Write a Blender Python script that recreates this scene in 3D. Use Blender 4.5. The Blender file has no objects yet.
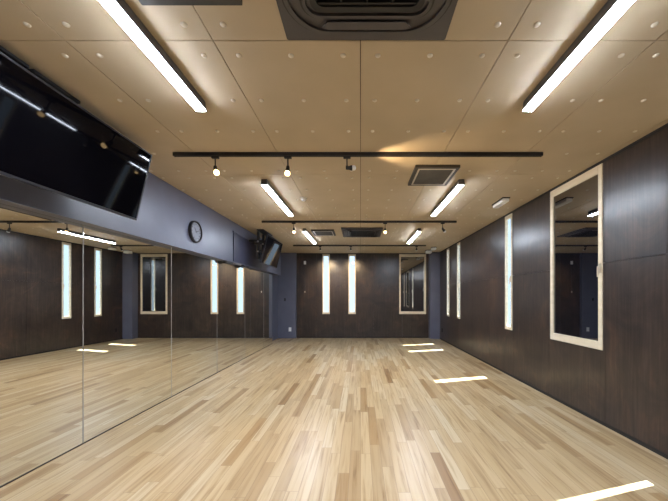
import bpy, bmesh, math, random
from mathutils import Vector, Matrix
random.seed(7)
S = bpy.context.scene
C = S.collection
PI = math.pi

# ------------------------------------------------------------------ dimensions
XL, XR = -2.455, 2.465          # mirror face, right wall face
XLW = -2.60                     # blue wall behind the mirrors
XBH = -2.35                     # face of the blue bulkhead
YB, YF = 9.70, -3.0             # far wall, wall behind the camera
H = 2.69
ZB = 1.94                       # underside of the bulkhead
WZ0, WZ1 = 0.757, 2.662         # windows: foot and head
CAM = (0, 0, 1.3)

# ------------------------------------------------------------------ materials
def new_mat(name):
    m = bpy.data.materials.new(name); m.use_nodes = True
    nt = m.node_tree; b = nt.nodes['Principled BSDF']
    return m, nt, b

def N(nt, kind, **kw):
    n = nt.nodes.new(kind)
    for k, v in kw.items(): setattr(n, k, v)
    return n

def math_n(nt, op, a, b=None):
    n = N(nt, 'ShaderNodeMath', operation=op)
    for i, v in enumerate((a, b)):
        if v is None: continue
        if isinstance(v, (int, float)): n.inputs[i].default_value = v
        else: nt.links.new(v, n.inputs[i])
    return n.outputs[0]

def ramp(nt, fac, stops):
    r = N(nt, 'ShaderNodeValToRGB')
    els = r.color_ramp.elements
    while len(els) < len(stops): els.new(0.5)
    for e, (p, c) in zip(els, stops):
        e.position = p; e.color = (c[0], c[1], c[2], 1)
    nt.links.new(fac, r.inputs[0])
    return r.outputs[0]

def noise_mat(name, c1, c2, scale=(4, 4, 4), detail=4, rough=0.5, spec=0.5, bump=0.0, metallic=0.0, rough2=None, coat=0.0, coat_rough=0.1, lo=0.35, hi=0.65):
    m, nt, b = new_mat(name)
    tc = N(nt, 'ShaderNodeTexCoord'); mp = N(nt, 'ShaderNodeMapping')
    mp.inputs['Scale'].default_value = scale
    nt.links.new(tc.outputs['Object'], mp.inputs[0])
    nz = N(nt, 'ShaderNodeTexNoise'); nz.inputs['Scale'].default_value = 1.0
    nz.inputs['Detail'].default_value = detail
    nt.links.new(mp.outputs[0], nz.inputs['Vector'])
    nt.links.new(ramp(nt, nz.outputs['Fac'], [(lo, c1), (hi, c2)]), b.inputs['Base Color'])
    b.inputs['Roughness'].default_value = rough
    if rough2 is not None:
        mr = N(nt, 'ShaderNodeMapRange'); mr.inputs['To Min'].default_value = rough; mr.inputs['To Max'].default_value = rough2
        mr.inputs['From Min'].default_value = 0.3; mr.inputs['From Max'].default_value = 0.7
        nt.links.new(nz.outputs['Fac'], mr.inputs['Value']); nt.links.new(mr.outputs[0], b.inputs['Roughness'])
    b.inputs['Specular IOR Level'].default_value = spec
    b.inputs['Metallic'].default_value = metallic
    b.inputs['Coat Weight'].default_value = coat
    b.inputs['Coat Roughness'].default_value = coat_rough
    if bump:
        bp = N(nt, 'ShaderNodeBump'); bp.inputs['Strength'].default_value = bump; bp.inputs['Distance'].default_value = 0.002
        nt.links.new(nz.outputs['Fac'], bp.inputs['Height']); nt.links.new(bp.outputs[0], b.inputs['Normal'])
    return m

def emit_mat(name, col, strength):
    m, nt, b = new_mat(name)
    b.inputs['Base Color'].default_value = (0.8, 0.8, 0.8, 1)
    b.inputs['Emission Color'].default_value = (*col, 1)
    b.inputs['Emission Strength'].default_value = strength
    return m

def floor_material():
    m, nt, b = new_mat('maple_strip_floor')
    tc = N(nt, 'ShaderNodeTexCoord'); sp = N(nt, 'ShaderNodeSeparateXYZ')
    nt.links.new(tc.outputs['Object'], sp.inputs[0])
    W, L = 0.083, 0.92
    u = math_n(nt, 'DIVIDE', sp.outputs[0], W)
    row = math_n(nt, 'FLOOR', u)
    wr = N(nt, 'ShaderNodeTexWhiteNoise', noise_dimensions='1D'); nt.links.new(row, wr.inputs['W'])
    v = math_n(nt, 'ADD', math_n(nt, 'DIVIDE', sp.outputs[1], L), math_n(nt, 'MULTIPLY', wr.outputs['Value'], 7.3))
    col = math_n(nt, 'FLOOR', v)
    cb = N(nt, 'ShaderNodeCombineXYZ'); nt.links.new(row, cb.inputs[0]); nt.links.new(col, cb.inputs[1])
    wn = N(nt, 'ShaderNodeTexWhiteNoise', noise_dimensions='3D'); nt.links.new(cb.outputs[0], wn.inputs['Vector'])
    plank = ramp(nt, wn.outputs['Value'], [(0.0, (0.27, 0.155, 0.060)), (0.06, (0.37, 0.235, 0.105)), (0.16, (0.42, 0.295, 0.155)),
                                            (0.5, (0.49, 0.355, 0.19)), (0.8, (0.52, 0.39, 0.225)), (1.0, (0.56, 0.45, 0.29))])
    # grain along the plank, offset per plank
    mp = N(nt, 'ShaderNodeVectorMath', operation='MULTIPLY'); nt.links.new(tc.outputs['Object'], mp.inputs[0]); mp.inputs[1].default_value = (34, 1.6, 1)
    off = N(nt, 'ShaderNodeVectorMath', operation='MULTIPLY_ADD'); nt.links.new(wn.outputs['Color'], off.inputs[0]); off.inputs[1].default_value = (20, 20, 20)
    nt.links.new(mp.outputs[0], off.inputs[2])
    nz = N(nt, 'ShaderNodeTexNoise'); nz.inputs['Scale'].default_value = 1.0; nz.inputs['Detail'].default_value = 6; nz.inputs['Distortion'].default_value = 0.6
    nt.links.new(off.outputs[0], nz.inputs['Vector'])
    grain = ramp(nt, nz.outputs['Fac'], [(0.25, (0.55, 0.45, 0.34)), (0.42, (0.90, 0.86, 0.80)), (0.52, (1.0, 1.0, 1.0)), (0.75, (1.08, 1.09, 1.10))])
    mx = N(nt, 'ShaderNodeMix', data_type='RGBA', blend_type='MULTIPLY'); mx.inputs['Factor'].default_value = 1.0
    nt.links.new(plank, mx.inputs['A']); nt.links.new(grain, mx.inputs['B'])
    # seams
    fu = math_n(nt, 'FRACT', u); fv = math_n(nt, 'FRACT', v)
    du = math_n(nt, 'MULTIPLY', math_n(nt, 'MINIMUM', fu, math_n(nt, 'SUBTRACT', 1.0, fu)), W)
    dv = math_n(nt, 'MULTIPLY', math_n(nt, 'MINIMUM', fv, math_n(nt, 'SUBTRACT', 1.0, fv)), L)
    dm = math_n(nt, 'MINIMUM', du, dv)
    seam = N(nt, 'ShaderNodeMapRange'); seam.inputs['From Min'].default_value = 0.0004; seam.inputs['From Max'].default_value = 0.0016
    nt.links.new(dm, seam.inputs['Value'])
    m2 = N(nt, 'ShaderNodeMix', data_type='RGBA'); m2.inputs['A'].default_value = (0.24, 0.15, 0.08, 1)
    nt.links.new(seam.outputs[0], m2.inputs['Factor']); nt.links.new(mx.outputs['Result'], m2.inputs['B'])
    nt.links.new(m2.outputs['Result'], b.inputs['Base Color'])
    bp = N(nt, 'ShaderNodeBump'); bp.inputs['Strength'].default_value = 0.15; bp.inputs['Distance'].default_value = 0.001
    nt.links.new(seam.outputs[0], bp.inputs['Height']); nt.links.new(bp.outputs[0], b.inputs['Normal'])
    b.inputs['Roughness'].default_value = 0.34
    b.inputs['Specular IOR Level'].default_value = 0.5
    b.inputs['Coat Weight'].default_value = 0.2; b.inputs['Coat Roughness'].default_value = 0.27
    return m

def panel_wood_material():
    m, nt, b = new_mat('dark_stained_panel')
    tc = N(nt, 'ShaderNodeTexCoord')
    mp = N(nt, 'ShaderNodeMapping'); mp.inputs['Scale'].default_value = (55, 55, 2.2)
    nt.links.new(tc.outputs['Object'], mp.inputs[0])
    nz = N(nt, 'ShaderNodeTexNoise'); nz.inputs['Scale'].default_value = 1; nz.inputs['Detail'].default_value = 5
    nt.links.new(mp.outputs[0], nz.inputs['Vector'])
    n2 = N(nt, 'ShaderNodeTexNoise'); n2.inputs['Scale'].default_value = 2.4; n2.inputs['Detail'].default_value = 9; n2.inputs['Roughness'].default_value = 0.65; n2.inputs['Distortion'].default_value = 1.2
    nt.links.new(tc.outputs['Object'], n2.inputs['Vector'])
    c1 = ramp(nt, nz.outputs['Fac'], [(0.3, (0.028, 0.0205, 0.018)), (0.55, (0.042, 0.031, 0.027)), (0.75, (0.058, 0.044, 0.038))])
    c2 = ramp(nt, n2.outputs['Fac'], [(0.35, (0.70, 0.70, 0.74)), (0.55, (1.15, 1.08, 1.0)), (0.72, (2.1, 1.65, 1.3))])
    mx = N(nt, 'ShaderNodeMix', data_type='RGBA', blend_type='MULTIPLY'); mx.inputs['Factor'].default_value = 1
    nt.links.new(c1, mx.inputs['A']); nt.links.new(c2, mx.inputs['B'])
    nt.links.new(mx.outputs['Result'], b.inputs['Base Color'])
    b.inputs['Roughness'].default_value = 0.30
    b.inputs['Specular IOR Level'].default_value = 0.55
    bp = N(nt, 'ShaderNodeBump'); bp.inputs['Strength'].default_value = 0.12; bp.inputs['Distance'].default_value = 0.002
    nt.links.new(nz.outputs['Fac'], bp.inputs['Height']); nt.links.new(bp.outputs[0], b.inputs['Normal'])
    return m

def clear_glass():
    m = bpy.data.materials.new('clear_pane'); m.use_nodes = True
    nt = m.node_tree; nt.nodes.clear()
    out = N(nt, 'ShaderNodeOutputMaterial'); mix = N(nt, 'ShaderNodeMixShader')
    tr = N(nt, 'ShaderNodeBsdfTransparent'); tr.inputs[0].default_value = (0.95, 0.98, 0.98, 1)
    gl = N(nt, 'ShaderNodeBsdfGlossy'); gl.inputs['Roughness'].default_value = 0.01
    # Schlick reflectance, the same from both faces of the pane
    ge = N(nt, 'ShaderNodeNewGeometry'); dt = N(nt, 'ShaderNodeVectorMath', operation='DOT_PRODUCT')
    nt.links.new(ge.outputs['Normal'], dt.inputs[0]); nt.links.new(ge.outputs['Incoming'], dt.inputs[1])
    om = math_n(nt, 'SUBTRACT', 1.0, math_n(nt, 'ABSOLUTE', dt.outputs['Value']))
    fr = math_n(nt, 'ADD', math_n(nt, 'MULTIPLY', math_n(nt, 'POWER', om, 5.0), 0.9), 0.04)
    nt.links.new(fr, mix.inputs[0]); nt.links.new(tr.outputs[0], mix.inputs[1]); nt.links.new(gl.outputs[0], mix.inputs[2])
    nt.links.new(mix.outputs[0], out.inputs[0])
    return m

def mirror_material():
    m, nt, b = new_mat('silver_mirror')
    tc = N(nt, 'ShaderNodeTexCoord'); nz = N(nt, 'ShaderNodeTexNoise'); nz.inputs['Scale'].default_value = 0.6
    nt.links.new(tc.outputs['Object'], nz.inputs['Vector'])
    nt.links.new(ramp(nt, nz.outputs['Fac'], [(0.3, (0.87, 0.88, 0.85)), (0.7, (0.89, 0.895, 0.865))]), b.inputs['Base Color'])
    b.inputs['Metallic'].default_value = 1; b.inputs['Roughness'].default_value = 0.0
    return m

M = {}
M['floor'] = floor_material()
M['panel'] = panel_wood_material()
M['ceiling'] = noise_mat('tan_cement_board', (0.50, 0.405, 0.275), (0.56, 0.455, 0.315), (2.2, 2.2, 2.2), 8, 0.62, 0.35, 0.05, lo=0.3, hi=0.7)
M['ceil_gap'] = noise_mat('ceiling_joint', (0.10, 0.075, 0.05), (0.13, 0.10, 0.07), (6, 6, 6), 2, 0.9)
M['cap'] = noise_mat('cream_cap', (0.66, 0.59, 0.47), (0.72, 0.65, 0.53), (20, 20, 20), 2, 0.35)
M['blue'] = noise_mat('slate_blue_paint', (0.112, 0.118, 0.166), (0.126, 0.133, 0.184), (3, 3, 3), 4, 0.36, 0.5, 0.03)
M['black'] = noise_mat('black_trim', (0.010, 0.009, 0.010), (0.016, 0.015, 0.016), (12, 12, 12), 2, 0.5)
M['backing'] = noise_mat('dark_backing', (0.008, 0.006, 0.006), (0.012, 0.009, 0.009), (5, 5, 5), 2, 0.9, 0.1)
M['rear'] = noise_mat('rear_wall_paint', (0.10, 0.085, 0.08), (0.12, 0.105, 0.095), (3, 3, 3), 3, 0.6)
M['cream'] = noise_mat('cream_wood', (0.70, 0.61, 0.45), (0.78, 0.69, 0.53), (3, 3, 18), 4, 0.42, bump=0.05)
M['white'] = noise_mat('white_plastic', (0.82, 0.82, 0.80), (0.88, 0.88, 0.86), (15, 15, 15), 2, 0.4)
M['mirror'] = mirror_material()
M['pane'] = clear_glass()
M['darkpane'] = noise_mat('dark_tinted_pane', (0.004, 0.004, 0.006), (0.006, 0.006, 0.009), (2, 2, 2), 2, 0.015, 1.0)
M['darkpane'].node_tree.nodes['Principled BSDF'].inputs['IOR'].default_value = 2.3
M['screen'] = noise_mat('black_screen', (0.0015, 0.0013, 0.0022), (0.0022, 0.002, 0.003), (2, 2, 2), 2, 0.04, 0.13)
M['bezel'] = noise_mat('gloss_bezel', (0.010, 0.009, 0.013), (0.016, 0.015, 0.02), (10, 10, 10), 2, 0.4)
M['housing'] = noise_mat('grey_housing', (0.10, 0.097, 0.10), (0.13, 0.127, 0.13), (8, 8, 8), 2, 0.4, metallic=0.2)
M['tube'] = emit_mat('lit_diffuser', (0.775, 0.865, 1.0), 112)
M['bulb'] = emit_mat('lit_bulb', (1.0, 0.66, 0.30), 9)
M['acgrey'] = noise_mat('charcoal_plastic', (0.058, 0.052, 0.056), (0.068, 0.062, 0.066), (9, 9, 9), 2, 0.42)
M['acdark'] = noise_mat('black_plastic', (0.010, 0.009, 0.010), (0.014, 0.013, 0.014), (9, 9, 9), 2, 0.55)
M['ventgrey'] = noise_mat('vent_grey', (0.065, 0.062, 0.062), (0.08, 0.076, 0.076), (9, 9, 9), 2, 0.5)
M['ventdark'] = noise_mat('vent_dark', (0.030, 0.026, 0.022), (0.04, 0.034, 0.03), (9, 9, 9), 2, 0.5)
M['ventrim'] = noise_mat('vent_rim', (0.46, 0.42, 0.36), (0.52, 0.48, 0.42), (9, 9, 9), 2, 0.4)
M['slate'] = noise_mat('dark_slate_panel', (0.040, 0.043, 0.078), (0.050, 0.053, 0.09), (5, 5, 5), 3, 0.3)
M['face'] = noise_mat('pale_dial', (0.13, 0.135, 0.17), (0.16, 0.165, 0.20), (8, 8, 8), 2, 0.4)
M['metal'] = noise_mat('brushed_metal', (0.45, 0.45, 0.47), (0.55, 0.55, 0.57), (40, 4, 4), 3, 0.3, metallic=1)
M['seam'] = noise_mat('joint_edge_glint', (0.30, 0.29, 0.26), (0.36, 0.34, 0.31), (10, 10, 10), 2, 0.35)  # pale grey stands for the glint of the mirror edges
M['channel'] = noise_mat('dark_channel', (0.055, 0.045, 0.04), (0.075, 0.065, 0.06), (10, 10, 10), 2, 0.35, metallic=0.6)

# ------------------------------------------------------------------ mesh helpers
def box(bm, x0, x1, y0, y1, z0, z1, bevel=0.0, seg=2):
    r = bmesh.ops.create_cube(bm, size=1)
    vs = r['verts']
    for v in vs:
        v.co = Vector(((x0 + x1) / 2 + v.co.x * (x1 - x0), (y0 + y1) / 2 + v.co.y * (y1 - y0), (z0 + z1) / 2 + v.co.z * (z1 - z0)))
    if bevel:
        es = {e for v in vs for e in v.link_edges}
        bmesh.ops.bevel(bm, geom=list(es), offset=bevel, segments=seg, affect='EDGES', profile=0.5)

def rot_to(d):
    return Vector((0, 0, 1)).rotation_difference(Vector(d).normalized()).to_matrix().to_4x4()

def tube(bm, p0, p1, r0, r1=None, n=16, cap=True):
    p0, p1 = Vector(p0), Vector(p1); r1 = r0 if r1 is None else r1
    mt = Matrix.Translation((p0 + p1) / 2) @ rot_to(p1 - p0)
    bmesh.ops.create_cone(bm, cap_ends=cap, segments=n, radius1=r0, radius2=r1, depth=(p1 - p0).length, matrix=mt)

def lathe(bm, prof, p0, d, n=24):
    """revolve (radius, height) pairs about direction d from p0"""
    mt = Matrix.Translation(p0) @ rot_to(d)
    rings = []
    for r, h in prof:
        if r < 1e-6: rings.append([bm.verts.new(mt @ Vector((0, 0, h)))])
        else: rings.append([bm.verts.new(mt @ Vector((r * math.cos(2 * PI * i / n), r * math.sin(2 * PI * i / n), h))) for i in range(n)])
    for a, b in zip(rings, rings[1:]):
        for i in range(n):
            j = (i + 1) % n
            if len(a) == 1 and len(b) == 1: continue
            if len(a) == 1: bm.faces.new((a[0], b[j], b[i]))
            elif len(b) == 1: bm.faces.new((a[i], a[j], b[0]))
            else: bm.faces.new((a[i], a[j], b[j], b[i]))

def rrect(hx, hy, r, n=8):
    pts = []
    for cx, cy, a0 in ((hx - r, hy - r, 0), (-hx + r, hy - r, PI / 2), (-hx + r, -hy + r, PI), (hx - r, -hy + r, 1.5 * PI)):
        for k in range(n + 1):
            a = a0 + PI / 2 * k / n
            pts.append((cx + r * math.cos(a), cy + r * math.sin(a)))
    return pts

def ring_prism(bm, outer, inner, z0, z1):
    """frame between two equal-count outlines in XY, from z0 to z1"""
    n = len(outer)
    vo0 = [bm.verts.new((x, y, z0)) for x, y in outer]; vo1 = [bm.verts.new((x, y, z1)) for x, y in outer]
    vi0 = [bm.verts.new((x, y, z0)) for x, y in inner]; vi1 = [bm.verts.new((x, y, z1)) for x, y in inner]
    for i in range(n):
        j = (i + 1) % n
        bm.faces.new((vo0[i], vo0[j], vo1[j], vo1[i])); bm.faces.new((vi0[j], vi0[i], vi1[i], vi1[j]))
        bm.faces.new((vo0[j], vo0[i], vi0[i], vi0[j])); bm.faces.new((vo1[i], vo1[j], vi1[j], vi1[i]))

def plate(bm, pts, z0, z1):
    a = [bm.verts.new((x, y, z0)) for x, y in pts]; b = [bm.verts.new((x, y, z1)) for x, y in pts]
    n = len(pts)
    bm.faces.new(a[::-1]); bm.faces.new(b)
    for i in range(n):
        j = (i + 1) % n
        bm.faces.new((a[i], a[j], b[j], b[i]))

def obj(name, bm, mat, parent=None, loc=None, smooth=False, world=False):
    if world and parent is not None:
        bm.transform(Matrix.LocRotScale(parent.location, parent.rotation_euler, None).inverted())
    bmesh.ops.recalc_face_normals(bm, faces=bm.faces)
    me = bpy.data.meshes.new(name); bm.to_mesh(me); bm.free()
    me.materials.append(M[mat] if isinstance(mat, str) else mat)
    if smooth:
        me.polygons.foreach_set('use_smooth', [True] * len(me.polygons))
        try: me.set_sharp_from_angle(angle=math.radians(35))
        except Exception: pass
    o = bpy.data.objects.new(name, me); C.objects.link(o)
    if parent is not None: o.parent = parent
    if loc is not None: o.location = loc
    return o

def B(): return bmesh.new()

def bx(*a, **k):
    bm = B(); box(bm, *a, **k); return bm

def thing(name, label, cat, loc=(0, 0, 0), rot=(0, 0, 0), group=None):
    o = bpy.data.objects.new(name, None); C.objects.link(o)
    o.empty_display_size = 0.05
    o.location = loc; o.rotation_euler = rot; o['label'] = label; o['category'] = cat
    if group: o['group'] = group
    return o

def tag(o, label, cat, group=None):
    o['label'] = label; o['category'] = cat
    if group: o['group'] = group
    return o

def struct(o, label=None):
    o['kind'] = 'structure'
    if label: o['label'] = label
    return o

def dup(root, loc, label, rot=None):
    r = root.copy(); C.objects.link(r); r.location = loc; r['label'] = label
    if rot is not None: r.rotation_euler = rot
    for ch in list(root.children):
        c = ch.copy(); C.objects.link(c); c.parent = r
        for g in list(ch.children):
            d = g.copy(); C.objects.link(d); d.parent = c
    return r

# ------------------------------------------------------------------ room shell
struct(obj('floor', bx(XLW - 0.2, XR + 0.25, YF - 0.2, YB + 0.25, -0.12, 0.0), 'floor'), 'pale maple strip floor running the length of the studio')

# windows: (wall, centre along the wall, width, big?)
SLIT = 0.24
slit_right = [2.262, 5.07, 7.65, 8.57]
slit_back = [-1.094, -0.267]
big_right = (3.10, 3.95)
big_back = (1.23, 2.085)
right_holes = sorted([(c - SLIT / 2, c + SLIT / 2) for c in slit_right] + [big_right])
back_holes = sorted([(c - SLIT / 2, c + SLIT / 2) for c in slit_back] + [big_back])

GAP = 0.004
def panel_wall(bm, u0, u1, seams, zs, holes, put, front, depth):
    """boards of a panelled wall with holes; put(bm,u0,u1,t0,t1,z0,z1) places a box, t measured into the wall"""
    us = [u0] + [s for s in seams if u0 < s < u1] + [u1]
    rows = [0.0] + zs + [H]
    def cut(a, b, za, zb):
        hs = [(max(a, h0), min(b, h1)) for h0, h1 in holes if h1 > a and h0 < b]
        cur = a
        for h0, h1 in hs:
            if h0 - cur > 1e-4: put(bm, cur, h0, front, depth, za, zb)
            if za < WZ0 - 1e-4: put(bm, h0, h1, front, depth, za, min(zb, WZ0))
            if zb > WZ1 + 1e-4: put(bm, h0, h1, front, depth, max(za, WZ1), zb)
            cur = h1
        if b - cur > 1e-4: put(bm, cur, b, front, depth, za, zb)
    for a, b in zip(us, us[1:]):
        for za, zb in zip(rows, rows[1:]):
            cut(a + (GAP / 2 if a != u0 else 0), b - (GAP / 2 if b != u1 else 0), za + (GAP / 2 if za > 0 else 0), zb - (GAP / 2 if zb < H else 0))

def put_r(bm, a, b, t0, t1, za, zb): box(bm, XR + t0, XR + t1, a, b, za, zb)
def put_b(bm, a, b, t0, t1, za, zb): box(bm, a, b, YB + t0, YB + t1, za, zb)
WT = 0.05
seam_r = [3.075 + 0.914 * k for k in range(-7, 8) if k != -1] + [2.455]
seam_r.sort()
seam_b = [-2.32 + 0.912 * k for k in range(0, 6)]
bm = B(); panel_wall(bm, YF, YB + WT, seam_r, [1.645], right_holes, put_r, 0.0, 0.018)
wr = struct(obj('wall_right', bm, 'panel'), 'dark stained panelled wall on the right')
bm = B(); panel_wall(bm, YF, YB + WT, [], [], right_holes, put_r, 0.018, WT)
obj('wall_core', bm, 'backing', wr)
bm = B(); panel_wall(bm, XLW - 0.1, XR, seam_b, [1.645], back_holes, put_b, 0.0, 0.018)
wb = struct(obj('wall_back', bm, 'panel'), 'dark stained panelled wall at the far end')
bm = B(); panel_wall(bm, XLW - 0.1, XR, [], [], back_holes, put_b, 0.018, WT)
obj('wall_core', bm, 'backing', wb)

# left wall: blue, built out behind the mirrors, bulkhead above
bm = B()
box(bm, XLW - 0.12, XLW, YF, YB, 0, H)
box(bm, XLW, XL - 0.008, YF, 8.50, 0, ZB)
box(bm, XLW, XBH, YF, 8.98, ZB, H)
struct(obj('wall_left', bm, 'blue'), 'slate blue wall and bulkhead above the mirrors')
struct(obj('wall_left_pillar', bx(XLW, -2.03, 9.61, YB, 0, H), 'blue'), 'slate blue pillar in the far left corner')
struct(obj('wall_right_pillar', bx(2.166, XR, 9.45, YB, 0, H), 'blue'), 'slate blue pillar in the far right corner')
struct(obj('wall_front', bx(XLW - 0.12, XR + WT, YF - 0.12, YF, 0, H), 'rear'), 'wall behind the camera')
struct(obj('trim_1', bx(XR - 0.012, XR, YF, 9.45, H - 0.028, H), 'black'), 'black shadow strip along the top of the right wall')
struct(obj('trim_2', bx(-2.03, 2.166, YB - 0.012, YB, H - 0.025, H), 'black'), 'black shadow strip along the top of the far wall')
struct(obj('baseboard_right', bx(XR - 0.008, XR, YF, 9.45, 0, 0.035), 'black'), 'slim black skirting along the right wall')
struct(obj('baseboard_back', bx(-2.03, 2.166, YB - 0.008, YB, 0, 0.03), 'black'), 'slim black skirting along the far wall')
struct(obj('trim_3', bx(XL - 0.008, XL + 0.004, YF, 8.50, 0, 0.007), 'channel'), 'dark metal channel under the mirrors')

# ceiling of boards, joints between them
xs = [-2.72, -2.4, -1.6, -0.8, 0.0, 0.8, 1.6, 2.4, 2.565]
ys = [YF - 0.1] + [-0.145 + 1.8 * k for k in range(-1, 6)] + [YB + 0.1]
bm = B()
for a, b in zip(xs, xs[1:]):
    for c, d in zip(ys, ys[1:]):
        box(bm, a + 0.0025, b - 0.0025, c + 0.0025, d - 0.0025, H, H + 0.012)
ceil = struct(obj('ceiling', bm, 'ceiling'), 'tan board ceiling with cream fixing caps')
obj('ceiling_backing', bx(-2.72, 2.565, YF - 0.1, YB + 0.1, H + 0.012, H + 0.1), 'ceil_gap', ceil)

# ------------------------------------------------------------------ ceiling fixtures: footprints keep the caps clear
foot = []
LX = (-1.137, 1.192)
LY = [(-1.91, -0.51), (0.78, 2.18), (3.59, 4.99), (6.16, 7.56)]  # first pair: unseen behind the camera, repeats the rows for their light
for y0, y1 in LY:
    for x in LX: foot.append((x - 0.06, x + 0.06, y0 - 0.02, y1 + 0.02))
AC = [(0.03, 1.18), (0.03, 6.54)]
for x, y in AC: foot.append((x - 0.46, x + 0.46, y - 0.5, y + 0.5))
VENTS = [(-0.785, 1.16), (0.815, 3.47), (-0.785, 6.54)]
for x, y in VENTS: foot.append((x - 0.29, x + 0.29, y - 0.31, y + 0.31))
TRK = [2.94, 5.57, 8.16]
for y in TRK: foot.append((-1.85, 1.8, y - 0.03, y + 0.03))
foot += [(1.92, 2.12, 4.2, 4.65), (1.9, 2.15, 8.4, 9.3), (-0.88, -0.72, 4.2, 4.36), (-2.3, -1.85, 1.5, 2.9), (-2.3, -1.85, 6.2, 7.6)]

def clear(x, y): return not any(a - 0.015 < x < b + 0.015 and c - 0.015 < y < d + 0.015 for a, b, c, d in foot)
spots_ = []
for c in [-2.4 + 0.8 * k for k in range(0, 7)]:
    for ox in (0.1, 0.4, 0.7):
        x = c + ox
        if x > 2.42: continue
        for k in range(0, 6):
            for oy in (0.1, 0.5, 0.9, 1.3, 1.7):
                y = -0.145 + 1.8 * k + oy
                if 1.42 < y < YB - 0.1 and abs(x) < 1.19 * y and clear(x, y): spots_.append((x, y))
for x0 in (-2.3,):
    pass
spots_.sort(key=lambda p: p[1])
def cap_into(bm, x, y, z):
    lathe(bm, [(0.0155, 0.0), (0.0155, 0.003), (0.012, 0.0065), (0.006, 0.008), (0, 0.0085)], (x, y, z), (0, 0, -1), 12)
bm = B(); cap_into(bm, 0, 0, 0)
first = obj('fixing_cap', bm, 'cap', ceil, smooth=True)
for i, (x, y) in enumerate(spots_[:100]):
    o = first if i == 0 else first.copy()
    if i: C.objects.link(o); o.parent = ceil
    o.location = (x, y, H)
bm = B()
for x, y in spots_[100:]: cap_into(bm, x, y, H)
o = obj('fixing_cap', bm, 'cap', ceil, smooth=True); o['kind'] = 'stuff'

# batten lights
def make_batten(length):
    t = thing('ceiling_light', '', 'ceiling light', (0, 0, H), group='linear ceiling lights')
    def extrude(prof, yy):
        bm = B()
        a = [bm.verts.new((x, -yy, z)) for x, z in prof]; b = [bm.verts.new((x, yy, z)) for x, z in prof]
        bm.faces.new(a); bm.faces.new(b[::-1])
        for i in range(len(prof)):
            j = (i + 1) % len(prof); bm.faces.new((a[i], a[j], b[j], b[i]))
        return bm
    obj('housing', extrude([(-0.032, 0), (-0.036, -0.050), (-0.036, -0.060), (0.036, -0.060), (0.036, -0.050), (0.032, 0)], length / 2 - 0.008), 'housing', t)
    # shallow diffuser under the reflector housing
    obj('diffuser', extrude([(-0.034, -0.060), (-0.034, -0.064), (-0.030, -0.068), (0.030, -0.068), (0.034, -0.064), (0.034, -0.060)], length / 2 - 0.008), 'tube', t)
    for s in (-1, 1):
        ya = s * (length / 2 - 0.004)
        obj('end_cap', bx(-0.037, 0.037, ya - 0.004, ya + 0.004, -0.069, -0.045), 'housing', t)
    return t
names = {(0, 0): 'unseen linear ceiling light added behind the viewer on the side of the mirrors', (0, 1): 'unseen linear ceiling light added behind the viewer on the side of the panelled wall',
         (1, 0): 'long lit linear ceiling light nearest the viewer, on the mirror side', (1, 1): 'long lit linear ceiling light nearest the viewer, on the panelled wall side',
         (2, 0): 'middle lit linear ceiling light of the mirror side row, beyond the first spotlight track', (2, 1): 'middle lit linear ceiling light of the panelled wall side row, beyond the square vent',
         (3, 0): 'farthest lit linear ceiling light on the mirror side, beside the far vent', (3, 1): 'farthest lit linear ceiling light on the panelled wall side, near the far window'}
bat = make_batten(1.40); used = False
for i, (y0, y1) in enumerate(LY):
    for k, x in enumerate(LX):
        lo = (x, (y0 + y1) / 2, H)
        if not used: bat.location = lo; bat['label'] = names[i, k]; used = True
        else: dup(bat, lo, names[i, k])

# ceiling cassettes
def make_ac():
    t = thing('ceiling_air_conditioner', '', 'air conditioner', (0, 0, H), group='ceiling cassette air conditioners')
    hx, hy = 0.42, 0.445
    bm = B()
    ring_prism(bm, rrect(hx, hy, 0.012), rrect(0.245, 0.245, 0.05), -0.022, 0.0)
    obj('panel', bm, 'acgrey', t)
    bm = B(); ring_prism(bm, rrect(0.385, 0.40, 0.20), rrect(0.365, 0.38, 0.185), -0.034, -0.022)
    ring_prism(bm, rrect(0.30, 0.305, 0.075), rrect(0.285, 0.29, 0.065), -0.036, -0.022)
    obj('rim', bm, 'acgrey', t)
    bm = B(); ring_prism(bm, rrect(0.395, 0.41, 0.205), rrect(0.386, 0.401, 0.2), -0.024, -0.022)
    ring_prism(bm, rrect(0.312, 0.317, 0.08), rrect(0.302, 0.307, 0.075), -0.024, -0.022)
    obj('groove', bm, 'acdark', t)
    for a in range(4):
        bm = B()
        pts = [(-0.19, 0.318), (0.19, 0.318), (0.225, 0.352), (0.19, 0.362), (-0.19, 0.362), (-0.225, 0.352)]
        plate(bm, pts, -0.040, -0.0345)
        bm.transform(Matrix.Rotation(a * PI / 2, 4, 'Z'))
        obj('flap', bm, 'acgrey', t)
    bm = B(); ring_prism(bm, rrect(0.262, 0.262, 0.05), rrect(0.235, 0.235, 0.035), -0.045, -0.022)
    g = obj('grille', bm, 'acdark', t)
    bm = B()
    for k in range(17):
        y = -0.224 + 0.028 * k
        box(bm, -0.236, 0.236, y - 0.005, y + 0.005, -0.040, -0.026)
    for k in range(3):
        x = -0.118 + 0.118 * k
        box(bm, x - 0.004, x + 0.004, -0.236, 0.236, -0.038, -0.024)
    obj('slats', bm, 'acdark', g)
    obj('filter', bx(-0.24, 0.24, -0.24, 0.24, -0.012, -0.002), 'acdark', t)
    return t
ac = make_ac(); ac.location = (AC[0][0], AC[0][1], H)
ac['label'] = 'dark grey cassette air conditioner in the ceiling nearest the viewer, cut by the photo top'
dup(ac, (AC[1][0], AC[1][1], H), 'dark grey cassette air conditioner far down the ceiling, before the far wall')

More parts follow.
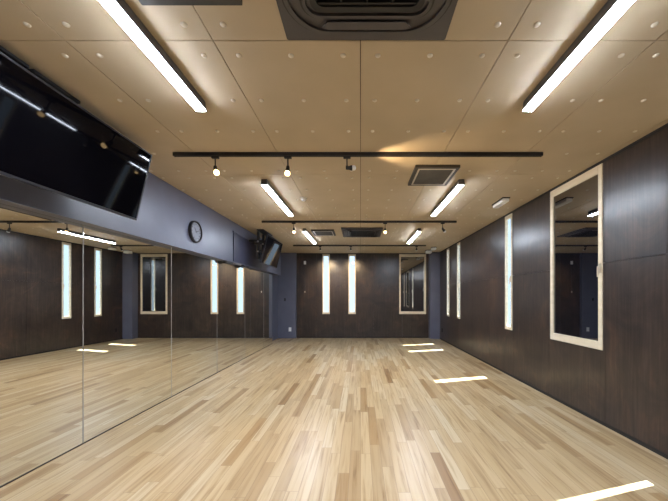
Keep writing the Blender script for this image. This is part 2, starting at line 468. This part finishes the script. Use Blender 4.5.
# square ventilation grilles
def make_vent():
    t = thing('ceiling_vent', '', 'vent', (0, 0, H), group='square ceiling vents')
    bm = B(); ring_prism(bm, rrect(0.235, 0.265, 0.004, 2), rrect(0.200, 0.230, 0.004, 2), -0.028, 0.0)
    obj('frame', bm, 'ventdark', t)
    bm = B(); ring_prism(bm, rrect(0.200, 0.230, 0.004, 2), rrect(0.182, 0.212, 0.004, 2), -0.032, -0.004)
    obj('rim', bm, 'ventrim', t)
    bm = B()
    for k in range(15):
        y = -0.204 + 0.029 * k
        a = math.radians(-14); dy, dz = 0.0145 * math.cos(a), 0.0145 * math.sin(a)
        p = [(y - dy, -0.024 - dz), (y + dy, -0.024 + dz), (y + dy, -0.021 + dz), (y - dy, -0.021 - dz)]
        va = [bm.verts.new((-0.182, q, z)) for q, z in p]; vb = [bm.verts.new((0.182, q, z)) for q, z in p]
        bm.faces.new(va); bm.faces.new(vb[::-1])
        for i in range(4):
            j = (i + 1) % 4; bm.faces.new((va[i], va[j], vb[j], vb[i]))
    obj('louvre', bm, 'ventgrey', t)
    obj('duct', bx(-0.185, 0.185, -0.215, 0.215, -0.004, 0.0), 'acdark', t)
    return t
v = make_vent(); vl = ['square grey ceiling vent at the photo top, beside the nearest air conditioner', 'square louvred ceiling vent just beyond the first spotlight track', 'square ceiling vent far down the room, beside the far air conditioner']
v.location = (*VENTS[0], H); v['label'] = vl[0]
for i in (1, 2): dup(v, (*VENTS[i], H), vl[i])

# spotlight tracks
tl = ['long black spotlight track nearest the viewer', 'middle black spotlight track across the ceiling', 'farthest black spotlight track, close to the far wall']
def make_track():
    t = thing('lighting_track', '', 'track', (0, 0, H), group='black spotlight tracks')
    bm = B(); x0, x1 = -1.79, 1.74
    box(bm, x0, x1, -0.017, -0.008, -0.032, 0); box(bm, x0, x1, 0.008, 0.017, -0.032, 0); box(bm, x0, x1, -0.008, 0.008, -0.012, 0)
    obj('rail', bm, 'black', t)
    for a, b in ((x0 - 0.012, x0), (x1, x1 + 0.012)):
        obj('end_cap', bx(a, b, -0.018, 0.018, -0.034, 0, bevel=0.002, seg=1), 'black', t)
    return t
trk = make_track()
for i, y in enumerate(TRK):
    if i == 0: trk.location = (0, y, H); trk['label'] = tl[0]
    else: dup(trk, (0, y, H), tl[i])

def spotlight(x, y, aim, lit, label, power=0.0, cone=70, color=(1, 0.72, 0.42), drop=0.10):
    t = thing('spotlight', label, 'spotlight', (x, y, H - 0.034), group='track spotlights')
    obj('adapter', bx(-0.035, 0.035, -0.014, 0.014, -0.022, 0.0, bevel=0.003, seg=1), 'black', t)
    bm = B(); tube(bm, (0, 0, -0.02), (0, 0, -drop), 0.006, n=10)
    tube(bm, (-0.012, 0, -drop), (0.012, 0, -drop), 0.010, n=10)
    obj('stem', bm, 'black', t, smooth=True)
    d = Vector(aim).normalized()
    c = Vector((0, 0, -drop - 0.012))
    bm = B()
    lathe(bm, [(0, -0.012), (0.014, -0.012), (0.017, -0.004), (0.018, 0.022), (0.024, 0.036), (0.026, 0.050), (0.022, 0.050), (0.018, 0.034), (0, 0.034)], c, d, 20)
    obj('lamp_head', bm, 'black', t, smooth=True)
    bm = B(); lathe(bm, [(0, 0.0355), (0.016, 0.0355), (0.0225, 0.053), (0.025, 0.064), (0.022, 0.077), (0.012, 0.085), (0, 0.087)], c, d, 20)
    obj('bulb', bm, 'bulb' if lit else 'white', t, smooth=True)
    if power:
        L = bpy.data.lights.new('spot_beam', 'SPOT'); L.energy = power; L.color = color; L.spot_size = math.radians(cone); L.spot_blend = 0.7; L.shadow_soft_size = 0.03
        o = bpy.data.objects.new('spot_beam', L); C.objects.link(o); o.parent = t
        o.location = c + d * 0.11
        o.rotation_euler = d.to_track_quat('-Z', 'Y').to_euler()
    return t
spotlight(-1.40, TRK[0], (0.35, -0.35, -0.8), True, 'lit spotlight at the mirror end of the nearest track', 30, 80)
spotlight(-0.70, TRK[0], (0.0, -0.3, -0.9), True, 'lit spotlight hanging straight down in the middle of the nearest track', 30, 80)
spotlight(-0.13, TRK[0], (1.0, 0.05, 0.03), False, 'spotlight turned sideways, third from the mirror end of the nearest track', 32, 75)
spotlight(-1.22, TRK[1], (0.1, -0.2, -0.9), True, 'lit spotlight on the middle track, at its mirror end', 30, 80)
spotlight(0.45, TRK[1], (0.0, -0.2, -0.95), True, 'lit spotlight on the middle track, before the far air conditioner', 30, 80)
spotlight(1.50, TRK[1], (0.7, 0.3, -0.75), False, 'black spotlight casting a beam from a bulb without glow, on the middle track, at its panelled wall end', 35, 60)  # bulb does not glow, but the head still casts a warm beam
spotlight(-1.08, TRK[2], (0.0, 0.86, -0.5), False, 'small spotlight on the farthest track at its mirror end, aimed at a slit window', 80, 60, drop=0.04)
spotlight(-0.26, TRK[2], (0.0, 0.86, -0.5), False, 'middle small spotlight on the farthest track, aimed at a slit window', 80, 60, drop=0.04)
spotlight(1.50, TRK[2], (0.1, 0.7, -0.6), False, 'small spotlight on the farthest track, before the wide far window', 20, 60, drop=0.04)

# small ceiling devices
t = thing('smoke_detector', 'small round white smoke detector on the ceiling, behind the nearest track', 'detector', (-0.80, 4.28, H))
bm = B(); lathe(bm, [(0, 0), (0.05, 0), (0.05, 0.012), (0.044, 0.02), (0, 0.022)], (0, 0, 0), (0, 0, -1)); obj('base', bm, 'cap', t, smooth=True)
bm = B(); lathe(bm, [(0.032, 0.0222), (0.03, 0.034), (0.02, 0.042), (0, 0.043)], (0, 0, 0), (0, 0, -1)); obj('sensor_dome', bm, 'white', t, smooth=True)
def ceiling_box(name, label, cat, x, y, wx, wy, h):
    t = thing(name, label, cat, (x, y, H))
    obj('mounting_plate', bx(-wx / 2 - 0.008, wx / 2 + 0.008, -wy / 2 - 0.008, wy / 2 + 0.008, -0.012, 0), 'black', t)
    bm = B(); box(bm, -wx / 2, wx / 2, -wy / 2, wy / 2, -h, -0.012, 0.012, 3); obj('cover', bm, 'white', t, smooth=True)
ceiling_box('emergency_light', 'white box shaped emergency light on the ceiling near the panelled wall', 'emergency light', 2.03, 4.42, 0.09, 0.34, 0.06)
ceiling_box('ceiling_speaker', 'small white box on the ceiling by the far right pillar, nearer of the pair', 'speaker', 2.05, 8.55, 0.12, 0.16, 0.07)
ceiling_box('motion_sensor', 'small white box on the ceiling close to the far right pillar, farther of the pair', 'sensor', 2.03, 9.1, 0.16, 0.16, 0.09)

# ------------------------------------------------------------------ windows
wn = [0]
def window(wall, u0, u1, big, label, stile=0.040):
    """built in a frame where u runs along the wall, t into the wall, z up"""
    wn[0] += 1
    if wall == 'right':
        t = bpy.data.objects.new('window_%d' % wn[0], None); loc = Vector((XR, (u0 + u1) / 2, WZ0))
    else:
        t = bpy.data.objects.new('window_%d' % wn[0], None); loc = Vector(((u0 + u1) / 2, YB, WZ0))
    C.objects.link(t); t.location = loc; struct(t, label)
    w = u1 - u0; h = WZ1 - WZ0
    def put(bm, a, b, t0, t1, z0, z1, bev=0.0):
        if wall == 'right': box(bm, t0, t1, a, b, z0, z1, bev, 1)
        else: box(bm, a, b, t0, t1, z0, z1, bev, 1)
    sw, rh = (0.055, 0.085) if big else (stile, 0.06)
    f0, f1 = -0.010, 0.030
    bm = B()
    put(bm, -w / 2, -w / 2 + sw, f0, f1, 0, h, 0.003); put(bm, w / 2 - sw, w / 2, f0, f1, 0, h, 0.003)
    put(bm, -w / 2 + sw, w / 2 - sw, f0, f1, 0, rh, 0.003); put(bm, -w / 2 + sw, w / 2 - sw, f0, f1, h - rh, h, 0.003)
    obj('window_frame', bm, 'cream', t)
    bm = B(); put(bm, -w / 2 + sw - 0.003, w / 2 - sw + 0.003, 0.006, 0.012, rh - 0.003, h - rh + 0.003)
    obj('pane', bm, 'darkpane' if big else 'pane', t)
    bm = B(); s = sw * 0.6
    a0 = -w / 2 + 0.012
    put(bm, a0, a0 + s * 0.5, f0 - 0.022, f0, h * 0.44 - 0.05, h * 0.44 + 0.05, 0.004)
    put(bm, a0 + s * 0.1, a0 + s * 0.4, f0 - 0.036, f0 - 0.022, h * 0.44 - 0.09, h * 0.44 + 0.02, 0.003)
    obj('latch', bm, 'cap', t)
    return t
window('right', *right_holes[0], False, 'slit window nearest the viewer', 0.088)
window('right', *big_right, True, 'wide dark glazed window in the right wall')
for c, l in zip(slit_right[1:], ('slit window beside the wide right window', 'second slit window from the far right pillar', 'slit window closest to the far right pillar')):
    window('right', c - SLIT / 2, c + SLIT / 2, False, l)
window('back', slit_back[0] - SLIT / 2, slit_back[0] + SLIT / 2, False, 'slit window of the far wall near the blue pillar')
window('back', slit_back[1] - SLIT / 2, slit_back[1] + SLIT / 2, False, 'slit window in the middle of the far wall')
window('back', *big_back, True, 'wide dark glazed window in the far wall')

# ------------------------------------------------------------------ mirrors
my = [1.44, 2.70, 3.96, 5.22, 6.48, 7.74, 8.50]
ml = ['frameless mirror panel nearest the viewer, cut by the photo edge', 'second frameless mirror panel from the viewer, below the large near television',
      'third frameless mirror panel from the viewer, left of below the clock', 'fourth frameless mirror panel from the viewer, next beyond the one nearest the clock',
      'fifth frameless mirror panel from the viewer, last full width one', 'narrow frameless mirror panel at the far end, by the blue wall end']
for (a, b), l in zip(zip(my, my[1:]), ml):
    t = thing('wall_mirror', l, 'mirror', (XL, (a + b) / 2, 0.008), group='wall mirror panels')
    w = (b - a) / 2 - 0.0037
    bm = B(); box(bm, -0.006, 0.0, -w, w, 0.0, ZB - 0.008, 0.003, 1)
    obj('mirror_glass', bm, 'mirror', t)
for i, y in enumerate(my[1:-1]):
    struct(obj('trim_%d' % (i + 4), bx(XL - 0.007, XL + 0.001, y - 0.0035, y + 0.0035, 0.007, ZB), 'seam'), 'thin joint between two mirror panels, edge glint painted in pale grey')

# black clips under the bulkhead
for y, l in ((5.50, 'black bracket under the blue bulkhead, the one nearer the clock'), (6.30, 'black bracket under the blue bulkhead, the one under the far television')):
    t = thing('bracket', l, 'bracket', (XBH - 0.03, y, ZB), group='black brackets under the bulkhead')
    obj('base_plate', bx(-0.03, 0.03, -0.15, 0.15, -0.014, 0.0, bevel=0.002, seg=1), 'black', t)
    obj('lip', bx(0.018, 0.03, -0.12, 0.12, -0.034, -0.014, bevel=0.002, seg=1), 'black', t)

# ------------------------------------------------------------------ televisions
def television(y0, wdt, label):
    hgt = 0.62
    th = math.radians(13.5)
    t = thing('television', label, 'television', (-1.99, y0 + wdt / 2, 2.305), (0, th, 0), group='tilted black televisions')
    w, h = wdt / 2, hgt / 2
    bm = B(); e = 0.012
    box(bm, -0.03, 0.004, -w, w, h - e, h, 0.002, 1); box(bm, -0.03, 0.004, -w, w, -h, -h + 0.018, 0.002, 1)
    box(bm, -0.03, 0.004, -w, -w + e, -h + 0.018, h - e); box(bm, -0.03, 0.004, w - e, w, -h + 0.018, h - e)
    obj('bezel', bm, 'bezel', t)
    obj('screen', bx(-0.02, 0.0, -w + e, w - e, -h + 0.018, h - e), 'screen', t)
    bm = B(); box(bm, -0.034, -0.02, -w + e, w - e, -h + 0.018, h - e)
    box(bm, -0.065, -0.034, -w + 0.12, w - 0.12, -h + 0.06, h - 0.10, 0.012, 2)
    obj('back_cover', bm, 'black', t)
    # hanging mount: ceiling plates, two hangers and tilting rails
    yc = y0 + wdt - 0.595
    inv = Matrix.LocRotScale(t.location, t.rotation_euler, None).inverted()
    for dy, hl in ((-0.52, 0.14), (-0.20, 0.155)):
        bm = B(); ya = yc + dy
        box(bm, -2.13, -1.985, ya - hl, ya + hl, H - 0.022, H, 0.003, 1)
        box(bm, -2.16, -2.12, ya - 0.03, ya + 0.03, 2.10, H - 0.018, 0.003, 1)
        box(bm, -2.14, -2.075, ya - 0.02, ya + 0.02, 2.22, 2.28)
        box(bm, -2.13, -2.04, ya - 0.02, ya + 0.02, 2.43, 2.49)
        box(bm, XBH, -2.14, ya - 0.02, ya + 0.02, 2.46, 2.50)
        br = obj('bracket', bm, 'black', t, world=True)
        for z in (2.25, 2.46):
            bm = B(); tube(bm, (-2.14, ya - 0.04, z), (-2.14, ya + 0.04, z), 0.018, n=14); bm.transform(inv)
            obj('knob', bm, 'metal', br)
    return t
television(1.42, 1.385, 'large black television tilted down above the mirrors, nearest the viewer')
television(6.32, 1.19, 'black television tilted down above the mirrors, far down the room')

# dark flat panel on the bulkhead beyond the clock
t = thing('wall_panel', 'dark slim rectangular panel on the blue bulkhead, between clock and far television', 'panel', (XBH, 6.42, ZB + 0.02))
obj('board', bx(0.0, 0.014, -0.80, 0.80, 0.0, 0.53, bevel=0.002, seg=1), 'slate', t)
obj('top_rail', bx(0.0, 0.026, -0.82, 0.82, 0.53, 0.56, bevel=0.003, seg=1), 'blue', t)

# clock
t = thing('wall_clock', 'round black rimmed wall clock on the blue bulkhead', 'clock', (XBH, 4.31, 2.222))
def X_(bm): bm.transform(Matrix.Rotation(PI / 2, 4, 'Y')); return bm
R0 = 0.152
bm = B(); lathe(bm, [(0, 0.0), (R0, 0.0), (R0, 0.036), (R0 - 0.006, 0.042), (R0 - 0.016, 0.042), (R0 - 0.020, 0.030), (R0 - 0.022, 0.022), (0, 0.022)], (0, 0, 0), (1, 0, 0), 48)
obj('rim', bm, 'black', t, smooth=True)
bm = B(); lathe(bm, [(0, 0.0), (R0 - 0.023, 0.0), (R0 - 0.023, 0.004), (0, 0.004)], (0.0222, 0, 0), (1, 0, 0), 48)
obj('dial', bm, 'face', t)
def blade(r0, r1, w, ang, x0, x1):
    """bar on the dial, ang clockwise from twelve as seen from the room (right = +Y)"""
    bm = B(); box(bm, x0, x1, -w / 2, w / 2, r0, r1)
    bm.transform(Matrix.Rotation(-ang, 4, 'X')); return bm
for k in range(12):
    obj('hour_mark', blade(0.092, 0.118, 0.012 if k % 3 == 0 else 0.008, k * PI / 6, 0.0262, 0.0272), 'black', t)
obj('hour_hand', blade(-0.015, 0.066, 0.011, math.radians(322), 0.0285, 0.0300), 'black', t)
obj('minute_hand', blade(-0.02, 0.100, 0.008, math.radians(70), 0.0310, 0.0325), 'black', t)

# ------------------------------------------------------------------ plates and cords
def wall_plate(name, label, cat, loc, axis, w, h, mat, inner):
    t = thing(name, label, cat, loc)
    def put(a, b, t0, t1, z0, z1, bev):
        bm = B()
        if axis == 'back': box(bm, a, b, -t1, -t0, z0, z1, bev, 2)
        else: box(bm, -t1, -t0, a, b, z0, z1, bev, 2)
        return bm
    obj('plate', put(-w / 2, w / 2, 0, 0.008, -h / 2, h / 2, 0.002), mat, t)
    if inner == 'socket':
        for s in (-1, 1): obj('socket', put(-w * 0.22, w * 0.22, 0.008, 0.011, s * h * 0.22 - h * 0.14, s * h * 0.22 + h * 0.14, 0.001), mat, t)
    else: obj('rocker', put(-w * 0.25, w * 0.25, 0.008, 0.013, -h * 0.3, h * 0.3, 0.001), mat, t)
    return t
wall_plate('power_outlet', 'white power outlet low on the blue pillar at the far left', 'outlet', (-2.22, 9.61, 0.28), 'back', 0.085, 0.13, 'white', 'socket')
wall_plate('light_switch', 'small dark switch at mid height on the blue pillar at the far left', 'switch', (-2.38, 9.61, 1.22), 'back', 0.05, 0.09, 'black', 'rocker')
wall_plate('power_outlet', 'dark power outlet low on the panelled wall next to the far right pillar', 'outlet', (XR, 9.2, 0.30), 'right', 0.075, 0.12, 'black', 'socket')
t = thing('wall_sensor', 'small white device with a thin hanging cord, high on the far wall', 'sensor', (-1.765, YB, 2.39))
bm = B(); box(bm, -0.035, 0.035, -0.03, 0, -0.055, 0.055, 0.01, 2); obj('cover', bm, 'white', t, smooth=True)
bm = B(); tube(bm, (0, -0.012, -0.055), (0, -0.012, -0.90), 0.004, n=8); obj('cord', bm, 'ventgrey', t)
bm = B(); lathe(bm, [(0, 0), (0.012, 0.006), (0.016, 0.03), (0.012, 0.05), (0, 0.055)], (0, -0.017, -0.955), (0, 0, 1), 14); obj('cord_pull', bm, 'cap', t, smooth=True)

# ------------------------------------------------------------------ light
sun = bpy.data.lights.new('sun', 'SUN'); sun.energy = 48; sun.angle = math.radians(0.5); sun.color = (0.86, 0.93, 1)
so = bpy.data.objects.new('sun', sun); C.objects.link(so); so.location = (6, 6, 12)
so.rotation_euler = Vector((-1, -0.285, -1.90)).to_track_quat('-Z', 'Y').to_euler()
w = bpy.data.worlds.new('sky'); S.world = w; w.use_nodes = True
nt = w.node_tree; bg = nt.nodes['Background']
tc = N(nt, 'ShaderNodeTexCoord'); sp = N(nt, 'ShaderNodeSeparateXYZ'); nt.links.new(tc.outputs['Generated'], sp.inputs[0])
nt.links.new(ramp(nt, math_n(nt, 'MULTIPLY_ADD', sp.outputs[2], 0.5), [(0.3, (0.66, 0.80, 0.95)), (0.55, (0.62, 0.79, 1.0)), (1.0, (0.45, 0.65, 1.0))]), bg.inputs['Color'])
for n in nt.nodes:
    if n.type == 'MATH': n.inputs[2].default_value = 0.5
bg.inputs['Strength'].default_value = 1.3

# ------------------------------------------------------------------ camera
cd = bpy.data.cameras.new('camera'); cd.sensor_width = 36; cd.lens = 36 * 305 / 668
cd.shift_x = (334 - 360.5) / 668; cd.shift_y = (297 - 250.5) / 668
cd.clip_start = 0.05
co = bpy.data.objects.new('camera', cd); C.objects.link(co); co.location = CAM; co.rotation_euler = (PI / 2, 0, 0)
S.camera = co
S.view_settings.view_transform = 'Standard'; S.view_settings.look = 'None'; S.view_settings.gamma = 1
S.view_settings.use_curve_mapping = False
S.view_settings.exposure = 0.33
